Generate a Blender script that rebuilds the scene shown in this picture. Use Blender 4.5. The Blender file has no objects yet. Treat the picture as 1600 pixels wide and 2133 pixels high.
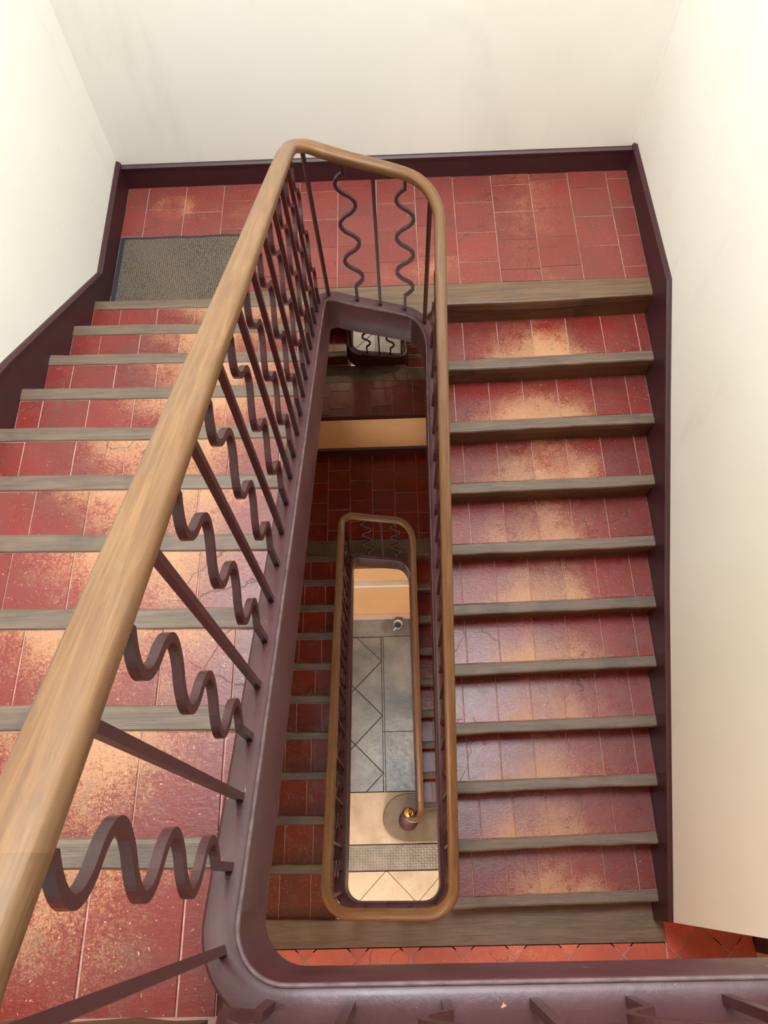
import bpy, math, random
from mathutils import Vector, Matrix
random.seed(7)
# ---------------------------------------------------------------- camera
FPX, PITCH, ROLL, YAW, CAMZ = 1607.70, 1.12803, -0.06804, 0.04276, 1.5728
C = bpy.context.scene.collection
scn = bpy.context.scene
def cam_axes():
    cy, sy = math.cos(YAW), math.sin(YAW)
    fh = Vector((-sy, cy, 0)); rt = Vector((cy, sy, 0)); up = Vector((0, 0, 1))
    f = math.cos(PITCH)*fh - math.sin(PITCH)*up
    u = math.sin(PITCH)*fh + math.cos(PITCH)*up
    cr, sr = math.cos(ROLL), math.sin(ROLL)
    return cr*rt + sr*u, -sr*rt + cr*u, f
a_, b_, c_ = cam_axes()
cam_d = bpy.data.cameras.new('camera'); cam = bpy.data.objects.new('camera', cam_d); C.objects.link(cam)
cam.matrix_world = Matrix(((a_.x, b_.x, -c_.x, 0), (a_.y, b_.y, -c_.y, 0), (a_.z, b_.z, -c_.z, CAMZ), (0, 0, 0, 1)))
cam_d.sensor_fit = 'VERTICAL'; cam_d.sensor_height = 36; cam_d.sensor_width = 27
cam_d.lens = FPX/2133*36; cam_d.clip_start = .03
scn.camera = cam
# ---------------------------------------------------------------- light
w = bpy.data.worlds.new('world'); scn.world = w; w.use_nodes = True
w.node_tree.nodes['Background'].inputs[0].default_value = (.75, .87, 1, 1)
w.node_tree.nodes['Background'].inputs[1].default_value = .4
def area(name, loc, rot, sx, sy, power, col):
    l = bpy.data.lights.new(name, 'AREA'); l.shape = 'RECTANGLE'; l.size = sx; l.size_y = sy
    l.energy = power; l.color = col
    o = bpy.data.objects.new(name, l); C.objects.link(o); o.location = loc; o.rotation_euler = rot
    return o
def bulb(name, loc, power, col, r=.12):
    l = bpy.data.lights.new(name, 'POINT'); l.energy = power; l.color = col; l.shadow_soft_size = r
    o = bpy.data.objects.new(name, l); C.objects.link(o); o.location = loc
    return o
area('skylight_daylight', (0, 2.25, 4.55), (0, 0, 0), 2.3, 2.0, 375, (.82, .935, 1))
bulb('hall_lamp_first_floor', (-.7, -1.3, -.75), 64, (1, .76, .52))
bulb('hall_lamp_ground_floor', (-.5, -1.7, -4.6), 85, (1, .84, .68))
area('street_door_daylight', (-.6, -2.9, -6.0), (math.radians(90), 0, 0), 1.2, 1.9, 90, (.95, .97, 1))
bulb('half_landing_fill', (1.1, 2.2, -2.7), 9, (1, .74, .46), .1)  # unseen fill, added to brighten the wall at the lower half landing
scn.view_settings.view_transform = 'Standard'; scn.view_settings.look = 'None'
scn.view_settings.exposure = 0.25; scn.view_settings.gamma = 1; scn.view_settings.use_curve_mapping = False

# ---------------------------------------------------------------- dimensions
h = .17; M = -11*h; L1 = 2*M; M2 = 3*M; L0 = M2 - 10*h
XL, XR = -1.62, 1.469
GL, YL, SL = .308, 2.8818, -.0191          # left flights: going, first nosing, skew
GR, YR, SR = .3077, 2.9205, .0201          # right flights
GB = .283
YB1, YB2 = 3.93, 4.09                      # back wall, upper and lower storey
# ---------------------------------------------------------------- materials
def mat(name):
    m = bpy.data.materials.new(name); m.use_nodes = True
    nt = m.node_tree; b = nt.nodes['Principled BSDF']
    return m, nt, b
class N:
    def __init__(s, nt): s.nt = nt
    def n(s, t, **k):
        o = s.nt.nodes.new(t)
        for a, v in k.items(): setattr(o, a, v)
        return o
    def l(s, a, b): s.nt.links.new(a, b)
    def val(s, v, sock):
        if hasattr(v, 'links') or hasattr(v, 'is_linked'): s.l(v, sock)
        else: sock.default_value = v
    def math(s, op, a, b=0., c=None, clamp=False):
        o = s.n('ShaderNodeMath', operation=op, use_clamp=clamp)
        s.val(a, o.inputs[0]); s.val(b, o.inputs[1])
        if c is not None: s.val(c, o.inputs[2])
        return o.outputs[0]
    def noise(s, vec, scale, detail=4, rough=.55, scl=None, dist=0):
        if scl:
            mp = s.n('ShaderNodeMapping'); s.l(vec, mp.inputs[0]); mp.inputs['Scale'].default_value = scl; vec = mp.outputs[0]
        o = s.n('ShaderNodeTexNoise'); s.l(vec, o.inputs['Vector'])
        o.inputs['Scale'].default_value = scale; o.inputs['Detail'].default_value = detail
        o.inputs['Roughness'].default_value = rough; o.inputs['Distortion'].default_value = dist
        return o.outputs['Fac']
    def mix(s, f, a, b):
        o = s.n('ShaderNodeMix', data_type='RGBA')
        s.val(f, o.inputs[0])
        for v, i in ((a, 6), (b, 7)):
            if isinstance(v, tuple): o.inputs[i].default_value = (*v, 1)
            else: s.l(v, o.inputs[i])
        return o.outputs[2]
    def ramp(s, f, lo, hi):
        o = s.n('ShaderNodeMapRange'); o.interpolation_type = 'SMOOTHSTEP'
        s.val(f, o.inputs[0]); o.inputs[1].default_value = lo; o.inputs[2].default_value = hi
        return o.outputs[0]
    def pos(s): return s.n('ShaderNodeNewGeometry').outputs['Position']
    def bump(s, hgt, strength, dist, bsdf):
        o = s.n('ShaderNodeBump'); o.inputs['Strength'].default_value = strength; o.inputs['Distance'].default_value = dist
        s.l(hgt, o.inputs['Height']); s.l(o.outputs[0], bsdf.inputs['Normal'])
def srgb(r, g, b):
    f = lambda c: (c/255/12.92) if c/255 <= .04045 else ((c/255+.055)/1.055)**2.4
    return (f(r), f(g), f(b))

def tile_material(name, red, red2, worn, amount, use_local, rough=.3, dirt=.55):
    m, nt, b = mat(name); k = N(nt); P = k.pos()
    rnd = k.n('ShaderNodeObjectInfo').outputs['Random']
    big = k.noise(P, 3.2, 5, .6); mid = k.noise(P, 14, 6, .65); fine = k.noise(P, 90, 5, .7); streak = k.noise(P, 38, 5, .6, scl=(1, 2.6, 1), dist=.6)
    base = k.mix(k.ramp(big, .3, .7), red, red2)
    sep = k.n('ShaderNodeSeparateXYZ'); k.l(P, sep.inputs[0])
    dx = k.math('SUBTRACT', k.math('ABSOLUTE', sep.outputs[0]), .83)
    gx = k.math('SUBTRACT', 1., k.math('MULTIPLY', k.math('MULTIPLY', dx, dx), 4.5), clamp=True)   # traffic wear in the middle of the treads
    f = k.math('MULTIPLY', gx, .55)
    if use_local:
        tc = k.n('ShaderNodeTexCoord').outputs['Object']; s2 = k.n('ShaderNodeSeparateXYZ'); k.l(tc, s2.inputs[0])
        f = k.math('ADD', f, k.math('MULTIPLY', s2.outputs[1], 1.5))
    else:                                          # scuffed patches on the landing: by the left corner and before the stair head
        for cx, cy, rad, amt in ((-1.33, 3.74, .17, .58), (.12, 3.25, .42, .55)):
            vd = k.n('ShaderNodeVectorMath', operation='DISTANCE'); cb = k.n('ShaderNodeCombineXYZ'); k.l(sep.outputs[0], cb.inputs[0]); k.l(sep.outputs[1], cb.inputs[1])
            k.l(cb.outputs[0], vd.inputs[0]); vd.inputs[1].default_value = (cx, cy, 0)
            f = k.math('ADD', f, k.math('MULTIPLY', k.math('SUBTRACT', 1., k.ramp(vd.outputs['Value'], rad*.4, rad*1.25)), amt))
    f = k.math('ADD', f, k.math('MULTIPLY', big, .75)); f = k.math('ADD', f, k.math('MULTIPLY', mid, .5))
    f = k.math('ADD', f, k.math('MULTIPLY', fine, .8)); f = k.math('ADD', f, k.math('MULTIPLY', rnd, .10))
    f = k.math('ADD', f, k.math('MULTIPLY', k.math('SUBTRACT', k.noise(P, 260, 3, .6), .5), .9))
    wm = k.ramp(f, 1.76-amount, 2.04-amount)
    w1 = k.ramp(f, 1.60-amount, 1.92-amount)
    col = k.mix(k.math('MULTIPLY', w1, .75), base, tuple((a+b_)*.5*q for a, b_, q in zip(red, worn, (1.02, .92, .8))))
    col = k.mix(k.math('MULTIPLY', wm, .85), col, worn)
    dm = k.ramp(k.math('ADD', k.math('MULTIPLY', fine, .45), k.math('MULTIPLY', mid, .55)), .50, .66)
    col = k.mix(k.math('MULTIPLY', dm, dirt), col, srgb(92, 58, 50))
    vo = k.n('ShaderNodeTexVoronoi'); vo.feature = 'DISTANCE_TO_EDGE'; vo.inputs['Scale'].default_value = 3.4
    wp = k.n('ShaderNodeVectorMath', operation='ADD'); k.l(P, wp.inputs[0])
    nz = k.n('ShaderNodeTexNoise'); k.l(P, nz.inputs['Vector']); nz.inputs['Scale'].default_value = 9; nz.inputs['Detail'].default_value = 5
    nv = k.n('ShaderNodeVectorMath', operation='SCALE'); k.l(nz.outputs['Color'], nv.inputs[0]); nv.inputs['Scale'].default_value = .12; k.l(nv.outputs[0], wp.inputs[1])
    k.l(wp.outputs[0], vo.inputs['Vector'])
    crack = k.math('MULTIPLY', k.math('SUBTRACT', 1., k.ramp(vo.outputs['Distance'], .002, .009)), k.ramp(k.noise(P, 2.3, 3, .5), .53, .60))
    col = k.mix(k.math('MULTIPLY', crack, .75), col, srgb(70, 36, 28))
    sp = k.ramp(k.noise(P, 130, 3, .5), .67, .73)
    col = k.mix(k.math('MULTIPLY', sp, .6), col, srgb(214, 168, 140))
    hv = k.n('ShaderNodeHueSaturation'); k.l(col, hv.inputs['Color']); k.l(k.math('MULTIPLY_ADD', rnd, .2, .9), hv.inputs['Value'])
    k.l(hv.outputs[0], b.inputs['Base Color'])
    k.l(k.math('ADD', k.math('MULTIPLY', wm, .22), k.math('MULTIPLY_ADD', mid, .25, rough-.1)), b.inputs['Roughness'])
    hh = k.math('ADD', k.math('MULTIPLY', streak, .7), k.math('MULTIPLY', mid, 1.0)); hh = k.math('ADD', hh, k.math('MULTIPLY', fine, .5)); hh = k.math('SUBTRACT', hh, k.math('MULTIPLY', crack, 1.2))
    k.bump(hh, .4, .0022, b)
    return m
RED, RED2, WORN = srgb(120, 36, 30), srgb(102, 42, 38), srgb(172, 122, 84)
M_tread = tile_material('red_painted_tread_tile', RED, RED2, WORN, .20, True, .27)
M_land = tile_material('red_painted_landing_tile', srgb(122, 50, 42), srgb(110, 50, 44), srgb(168, 108, 80), .05, False, .38, .35)
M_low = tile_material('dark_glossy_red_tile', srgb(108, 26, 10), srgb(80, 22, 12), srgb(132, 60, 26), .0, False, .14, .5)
M_terra = tile_material('terracotta_tile', srgb(188, 82, 54), srgb(170, 70, 48), srgb(205, 122, 84), .12, False, .4, .2)

def simple(name, col, rough, var=.12, scale=6, bump=.1, bdist=.002, spec=None, metallic=0, col2=None, scl=None):
    m, nt, b = mat(name); k = N(nt); P = k.pos()
    n1 = k.noise(P, scale, 6, .6, scl=scl); n2 = k.noise(P, scale*9, 4, .6, scl=scl)
    f = k.math('ADD', k.math('MULTIPLY', n1, .7), k.math('MULTIPLY', n2, .3))
    c2 = col2 or tuple(c*(1-var*2.2) for c in col)
    k.l(k.mix(k.ramp(f, .32, .68), c2, col), b.inputs['Base Color'])
    b.inputs['Roughness'].default_value = rough; b.inputs['Metallic'].default_value = metallic
    if bump: k.bump(f, bump, bdist, b)
    return m
M_grout = simple('pinkish_mortar', srgb(192, 146, 132), .8, .2, 20)
M_riser = simple('dark_red_riser_paint', srgb(128, 36, 32), .4, .2, 9)
M_sof = simple('painted_plaster', srgb(225, 214, 196), .8, .04, 3)
M_metal = simple('worn_steel_plate', srgb(150, 138, 122), .42, .18, 9, metallic=.35)
M_loz = simple('polished_plate_lozenges', srgb(206, 196, 178), .3, .1, 9, bump=0, metallic=.2)
M_ball = simple('polished_brass', srgb(226, 178, 84), .12, .02, 9, bump=0, metallic=1)
M_white = simple('white_painted_ledge', srgb(238, 234, 222), .35, .02, 6)
M_pink = simple('pinkish_plinth_paint', srgb(222, 186, 160), .4, .03, 6)
M_mug = simple('white_glazed_ceramic', srgb(232, 226, 214), .2, .02, 6)
M_teal = simple('teal_paint_residue', srgb(28, 104, 122), .2, .1, 60, col2=srgb(20, 70, 88))
M_parq = simple('light_wood_floor', srgb(200, 150, 100), .4, .1, 8)
M_brushbar = simple('dark_rubber_border', srgb(28, 36, 42), .6, .1, 30)
M_glass, nt, b = mat('mirror_glass'); b.inputs['Metallic'].default_value = 1; b.inputs['Roughness'].default_value = .01; b.inputs['Base Color'].default_value = (.86, .86, .84, 1)

def wall_material():
    m, nt, b = mat('cream_painted_wall'); k = N(nt); P = k.pos()
    big = k.noise(P, .9, 3, .5); st = k.noise(P, 3.0, 5, .6, scl=(1, 1, .22)); sm = k.noise(P, 2.6, 7, .75)
    col = k.mix(k.ramp(big, .3, .7), srgb(234, 228, 216), srgb(240, 236, 226))
    col = k.mix(k.math('MULTIPLY', k.ramp(st, .56, .74), .22), col, srgb(205, 196, 184))
    col = k.mix(k.math('MULTIPLY', k.ramp(sm, .68, .76), .35), col, srgb(176, 172, 166))
    k.l(col, b.inputs['Base Color']); b.inputs['Roughness'].default_value = .62
    k.bump(k.noise(P, 5, 5, .6), .15, .01, b)
    return m
M_wall = wall_material()
M_peach = simple('warm_lit_wall', srgb(226, 178, 126), .6, .04, 3)  # warm light on the lower walls is put into this peach colour

def paint_material():
    m, nt, b = mat('maroon_gloss_paint'); k = N(nt); P = k.pos()
    n1 = k.noise(P, 5, 5, .6); n2 = k.noise(P, 60, 5, .7); n3 = k.noise(P, 22, 6, .7, scl=(1, .35, .35))
    col = k.mix(k.ramp(n1, .3, .7), srgb(60, 28, 31), srgb(72, 37, 41))
    col = k.mix(k.math('MULTIPLY', k.ramp(n3, .66, .74), .45), col, srgb(126, 100, 100))
    col = k.mix(k.math('MULTIPLY', k.ramp(n2, .70, .76), .5), col, srgb(150, 120, 110))
    sp = k.n('ShaderNodeSeparateXYZ'); k.l(P, sp.inputs[0])
    peel = k.math('MULTIPLY', k.ramp(k.noise(P, 7, 6, .72), .655, .665), k.ramp(sp.outputs[2], -.25, .0))   # paint peeled off down to the wood on the top landing
    col = k.mix(k.math('MULTIPLY', peel, .85), col, srgb(176, 130, 104))
    k.l(col, b.inputs['Base Color']); k.l(k.math('MULTIPLY_ADD', n1, .25, .26), b.inputs['Roughness'])
    k.bump(k.math('ADD', k.math('MULTIPLY', k.noise(P, 16, 5, .6), 1.), k.math('MULTIPLY', n2, .25)), .35, .004, b)
    return m
M_paint = paint_material()
M_iron = simple('maroon_iron_paint', srgb(66, 30, 32), .32, .12, 30, bump=.25, bdist=.001)
M_skirt = simple('dark_maroon_skirting_paint', srgb(60, 24, 29), .5, .12, 12, bump=.15)
M_bead = simple('worn_bead_paint', srgb(112, 86, 88), .4, .25, 40)

def oldwood(name, c1, c2, c3, rough):
    m, nt, b = mat(name); k = N(nt); P = k.pos()
    g = k.noise(P, 5, 8, .7, scl=(.5, 7, 7), dist=1.2); g2 = k.noise(P, 30, 5, .6, scl=(.25, 8, 8)); big = k.noise(P, 5, 5, .6)
    col = k.mix(k.ramp(g, .35, .65), c1, c2)
    col = k.mix(k.math('MULTIPLY', k.ramp(g2, .5, .7), .35), col, tuple(c*.5 for c in c1))
    col = k.mix(k.math('MULTIPLY', k.ramp(big, .5, .72), .6), col, c3)
    k.l(col, b.inputs['Base Color']); b.inputs['Roughness'].default_value = rough
    k.bump(k.math('ADD', k.math('MULTIPLY', g, .6), k.math('MULTIPLY', g2, .5)), .6, .004, b)
    return m
M_front = oldwood('shaded_brown_oak', srgb(68, 38, 14), srgb(92, 54, 22), srgb(36, 20, 10), .6)  # brown wood of fronts and risers, their shade darkened into the colour
M_nose = oldwood('worn_oak_nosing', srgb(88, 69, 55), srgb(110, 88, 71), srgb(66, 50, 40), .5)
M_beam = oldwood('weathered_oak_beam', srgb(86, 62, 44), srgb(112, 86, 62), srgb(108, 74, 44), .5)
M_beamd = oldwood('dark_glossy_oak', srgb(72, 54, 36), srgb(92, 72, 48), srgb(24, 19, 14), .28)  # darker, glossier oak for the lower nosings and beams

def rail_material():
    m, nt, b = mat('varnished_handrail_wood'); k = N(nt)
    uv = k.n('ShaderNodeTexCoord').outputs['UV']; rnd = k.n('ShaderNodeObjectInfo').outputs['Random']
    g = k.noise(uv, 1, 8, .65, scl=(5, 90, 1), dist=.6); g2 = k.noise(uv, 1, 5, .6, scl=(26, 420, 1)); big = k.noise(uv, 1, 4, .6, scl=(9, 16, 1))
    col = k.mix(k.ramp(g, .35, .66), srgb(98, 64, 36), srgb(122, 84, 50))
    col = k.mix(k.math('MULTIPLY', k.ramp(g2, .52, .72), .35), col, srgb(70, 44, 26))
    col = k.mix(k.math('MULTIPLY', k.ramp(big, .48, .72), .3), col, srgb(108, 86, 62))
    hv = k.n('ShaderNodeHueSaturation'); k.l(col, hv.inputs['Color']); k.l(k.math('MULTIPLY_ADD', rnd, .22, .9), hv.inputs['Value'])
    k.l(hv.outputs[0], b.inputs['Base Color']); b.inputs['Roughness'].default_value = .36
    k.bump(g2, .12, .001, b)
    return m
M_rail = rail_material()

def stone_material(name, c1, c2, dark, rough):
    m, nt, b = mat(name); k = N(nt); P = k.pos()
    n1 = k.noise(P, 3.5, 7, .62); n2 = k.noise(P, 22, 6, .7); n3 = k.noise(P, 1.6, 4, .5)
    col = k.mix(k.ramp(n1, .3, .7), c1, c2)
    col = k.mix(k.math('MULTIPLY', k.ramp(n2, .56, .72), .45), col, dark)
    col = k.mix(k.math('MULTIPLY', k.ramp(n3, .52, .7), .5), col, dark)
    k.l(col, b.inputs['Base Color']); k.l(k.math('MULTIPLY_ADD', n2, .3, rough-.12), b.inputs['Roughness'])
    k.bump(n2, .35, .003, b)
    return m
M_slate = stone_material('wet_grey_stone', srgb(124, 124, 118), srgb(158, 154, 146), srgb(70, 70, 66), .24)
M_lime = stone_material('cream_limestone', srgb(200, 176, 146), srgb(216, 194, 164), srgb(146, 122, 98), .5)
M_bull = stone_material('brown_worn_stone', srgb(112, 92, 68), srgb(130, 110, 84), srgb(74, 58, 42), .4)
M_gapd = simple('dark_joint_dirt', srgb(70, 62, 54), .8, .1, 20)

def mat_material():
    m, nt, b = mat('ribbed_mat_pile'); k = N(nt); P = k.pos()
    v = k.n('ShaderNodeTexVoronoi'); v.feature = 'F1'
    mp = k.n('ShaderNodeMapping'); k.l(P, mp.inputs[0]); mp.inputs['Scale'].default_value = (85, 190, 85); k.l(mp.outputs[0], v.inputs['Vector']); v.inputs['Scale'].default_value = 1; v.inputs['Randomness'].default_value = .35
    d = v.outputs['Distance']; big = k.noise(P, 6, 5, .6)
    col = k.mix(k.ramp(d, .2, .62), srgb(118, 98, 78), srgb(46, 37, 29))
    col = k.mix(k.math('MULTIPLY', k.ramp(big, .45, .7), .3), col, srgb(84, 80, 76))
    k.l(col, b.inputs['Base Color']); b.inputs['Roughness'].default_value = .85
    k.bump(k.math('SUBTRACT', 1., d), .8, .004, b)
    return m
M_mat = mat_material()

# ---------------------------------------------------------------- mesh helpers
def mesh(name, verts, faces, mats, fm=None, smooth=False):
    me = bpy.data.meshes.new(name); me.from_pydata([tuple(v) for v in verts], [], faces)
    for m in (mats if isinstance(mats, (list, tuple)) else [mats]): me.materials.append(m)
    if fm:
        for i, p in enumerate(me.polygons): p.material_index = fm[i]
    if smooth:
        for p in me.polygons: p.use_smooth = True
    me.update(); return me
def link(name, me, parent=None, loc=None):
    o = bpy.data.objects.new(name, me); C.objects.link(o)
    if loc is not None: o.location = loc
    if parent is not None:
        o.parent = parent
        if loc is None: o.location = (-world(parent).x, -world(parent).y, -world(parent).z)
        else: o.location = Vector(loc) - world(parent)
    return o
_w = {}
def world(o):                                   # base point of an object (no rotations anywhere)
    v = Vector(o.location)
    while o.parent: o = o.parent; v = v + Vector(o.location)
    return v
def tag(o, label=None, cat=None, group=None, kind=None):
    if label: o['label'] = label
    if cat: o['category'] = cat
    if group: o['group'] = group
    if kind: o['kind'] = kind
    return o
def empty(name, loc, label, cat, group=None):
    o = bpy.data.objects.new(name, None); C.objects.link(o); o.location = loc; o.empty_display_size = .1
    return tag(o, label, cat, group)
def box_data(x0, x1, y0, y1, z0, z1):
    v = [(x0,y0,z0),(x1,y0,z0),(x1,y1,z0),(x0,y1,z0),(x0,y0,z1),(x1,y0,z1),(x1,y1,z1),(x0,y1,z1)]
    f = [(0,3,2,1),(4,5,6,7),(0,1,5,4),(1,2,6,5),(2,3,7,6),(3,0,4,7)]
    return v, f
def box(name, b, m, parent=None):
    v, f = box_data(*b); return link(name, mesh(name, v, f, m), parent)
def prism_data(poly, z0, z1, inset=0.0, tilt=(0, 0)):
    n = len(poly); cx = sum(p[0] for p in poly)/n; cy = sum(p[1] for p in poly)/n
    def ins(p, d):
        dx, dy = p[0]-cx, p[1]-cy; L = math.hypot(dx, dy) or 1
        return (p[0]-dx/L*d, p[1]-dy/L*d)
    v = [(p[0], p[1], z0) for p in poly]
    v += [(p[0], p[1], z1-inset*.6+tilt[0]*(p[0]-cx)+tilt[1]*(p[1]-cy)) for p in poly]
    f = [tuple(reversed(range(n)))]
    f += [(i, (i+1) % n, n+(i+1) % n, n+i) for i in range(n)]
    if inset:
        for p in poly:
            q = ins(p, inset); v.append((q[0], q[1], z1+tilt[0]*(q[0]-cx)+tilt[1]*(q[1]-cy)))
        f += [(n+i, n+(i+1) % n, 2*n+(i+1) % n, 2*n+i) for i in range(n)]
        f.append(tuple(range(2*n, 3*n)))
    else: f.append(tuple(range(n, 2*n)))
    return v, f
def area2(p): return sum(p[i][0]*p[(i+1) % len(p)][1]-p[(i+1) % len(p)][0]*p[i][1] for i in range(len(p)))
def clip(poly, x0, x1, y0, y1):
    def cut(p, fn, inter):
        out = []
        for i in range(len(p)):
            a, b = p[i], p[(i+1) % len(p)]
            if fn(a):
                out.append(a)
                if not fn(b): out.append(inter(a, b))
            elif fn(b): out.append(inter(a, b))
        return out
    def ix(X): return lambda a, b: (X, a[1]+(b[1]-a[1])*(X-a[0])/(b[0]-a[0]))
    def iy(Y): return lambda a, b: (a[0]+(b[0]-a[0])*(Y-a[1])/(b[1]-a[1]), Y)
    for fn, it in ((lambda p: p[0] >= x0, ix(x0)), (lambda p: p[0] <= x1, ix(x1)), (lambda p: p[1] >= y0, iy(y0)), (lambda p: p[1] <= y1, iy(y1))):
        poly = cut(poly, fn, it)
        if len(poly) < 3: return []
    out = []
    for p in poly:
        if not out or math.hypot(p[0]-out[-1][0], p[1]-out[-1][1]) > .004: out.append(p)
    return out if len(out) > 2 and abs(area2(out)) > .0008 else []
def tile(poly, z, th, m, parent, inset=.005, name='tile', jit=.0012, ctr=None):
    n = len(poly); cx = sum(p[0] for p in poly)/n; cy = sum(p[1] for p in poly)/n
    if area2(poly) < 0: poly = poly[::-1]
    loc = [(p[0]-cx, p[1]-cy) for p in poly]
    t = (random.uniform(-.006, .006), random.uniform(-.006, .006))
    v, f = prism_data(loc, -th, 0, inset, t)
    return link(name, mesh(name, v, f, m), parent, (cx, cy, z+random.uniform(-jit, jit)))
def shrink(poly, d):
    n = len(poly); cx = sum(p[0] for p in poly)/n; cy = sum(p[1] for p in poly)/n
    return [(p[0]-(p[0]-cx)/(math.hypot(p[0]-cx, p[1]-cy) or 1)*d*1.3, p[1]-(p[1]-cy)/(math.hypot(p[0]-cx, p[1]-cy) or 1)*d*1.3) for p in poly]

# worn wooden board running along x, front edge at fy(x); dirn=+1 front faces +y
def board(name, x0, x1, fy, depth, z0, z1, dirn, m, parent, wear=.004, nseg=14):
    prof = [(-depth, z0), (0-.004, z0), (0, z0+.010), (0, z1-.012), (-.004, z1-.003), (-.012, z1), (-depth+.004, z1), (-depth, z1-.003)]
    vs, fs = [], []
    ph = random.uniform(0, 9)
    for i in range(nseg+1):
        x = x0+(x1-x0)*i/nseg
        wv = wear*(math.sin(x*5+ph)*.5+random.uniform(-.5, .5)); wz = -wear*.5*max(0, 1-((abs(x)-.83)/.45)**2)
        for j, (d, z) in enumerate(prof):
            yy = fy(x)+dirn*(d+(wv if 1 < j < 6 else (wv*.3 if j > 5 else 0)))
            vs.append((x, yy, z+(wz if j > 2 else 0)))
    n = len(prof)
    for i in range(nseg):
        for j in range(n):
            a, b = i*n+j, i*n+(j+1) % n
            q = (a, b, b+n, a+n)
            fs.append(q if dirn > 0 else q[::-1])
    e0 = tuple(range(n)); e1 = tuple(range(nseg*n, nseg*n+n))
    fs.append(e0[::-1] if dirn > 0 else e0); fs.append(e1 if dirn > 0 else e1[::-1])
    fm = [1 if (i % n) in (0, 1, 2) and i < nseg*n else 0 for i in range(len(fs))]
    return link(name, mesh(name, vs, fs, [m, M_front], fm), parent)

# ---------------------------------------------------------------- well path (stringer / handrail / balusters)
def nlL(base): return lambda y: base + h*(1+(YL-y)/GL)        # nosing line of a left flight rising towards the viewer
def nlR(top, g): return lambda y: top - h*(YR-y)/g
OFF = .08
pts = [((1.44, -.19), None), ((-.340, -.19), None), ((-.374, 2.79), None), ((.212, 2.775), None), ((.214, -.165), None),
       ((-.425, -.16), None), ((-.488, 2.85), None), ((.120, 2.83), None), ((.130, .62), None)]
lineA, lineR, lineB, lineRB = nlL(M), nlR(M, GR), nlL(M2), nlR(M2, GB)
def bmp(y, y0, sg): return .085*math.exp(-abs(y-y0)/.2)*sg
def segz(i, t, x, y):
    if i == 0: return OFF
    if i == 1: return lineA(y)+OFF-bmp(y, 2.80, .4)
    if i == 2: a, b = lineA(2.80)+OFF-.034, lineR(2.79)+OFF+.085; return a+(b-a)*t
    if i == 3: return lineR(y)+OFF+bmp(y, 2.79, 1)
    if i == 4: a, b = lineR(-.165)+OFF, lineB(-.16)+OFF+.03; return a+(b-a)*t
    if i == 5: return lineB(y)+OFF-bmp(y, 2.85, .4)+bmp(y, -.16, .35)
    if i == 6: a, b = lineB(2.85)+OFF-.034, lineRB(2.83)+OFF+.085; return a+(b-a)*t
    return lineRB(y)+OFF+bmp(y, 2.83, 1)
raw = []
RADS = {1: .13, 2: .095, 3: .13, 4: .13, 5: .13, 6: .11, 7: .14}
STEP = .012
P2 = [Vector(p[0]) for p in pts]
for i in range(len(P2)-1):
    A, B = P2[i], P2[i+1]; d = (B-A); L = d.length; d.normalize()
    RA = RADS.get(i, .13); RC = RADS.get(i+1, .13)
    s0 = RA if i > 0 else 0; s1 = L-RC if i < len(P2)-2 else L
    n = max(2, int((s1-s0)/STEP))
    for q in range(n+1):
        s = s0+(s1-s0)*q/n; p = A+d*s
        raw.append((p.x, p.y, segz(i, s/L, p.x, p.y), i))
    if i < len(P2)-2:
        d2 = (P2[i+2]-B).normalized(); S = B-d*RC; E = B+d2*RC
        for q in range(1, 16):
            t = q/16
            p = S*(1-t)**2+B*2*t*(1-t)*.999+E*t*t
            k1, k2 = S*(1-t)**3+(S+d*RC*.56)*3*t*(1-t)**2, (E-d2*RC*.56)*3*t*t*(1-t)+E*t**3
            p = k1+k2
            zz = segz(i, 1, B.x, B.y) if i in (0, 2, 4, 6) else segz(i, 1, B.x, B.y)
            if t < .5: z = segz(i, (L-RC+RC*t*2)/L, p.x, (S+(B-S)*min(1, 2*t)).y)
            else:
                L2_ = (P2[i+2]-B).length; q2 = B+(E-B)*(2*t-1); z = segz(i+1, RC*(2*t-1)/L2_, q2.x, q2.y)
            raw.append((p.x, p.y, z, i+.5))
S_ = [0]
for i in range(1, len(raw)): S_.append(S_[-1]+math.hypot(raw[i][0]-raw[i-1][0], raw[i][1]-raw[i-1][1]))
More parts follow.
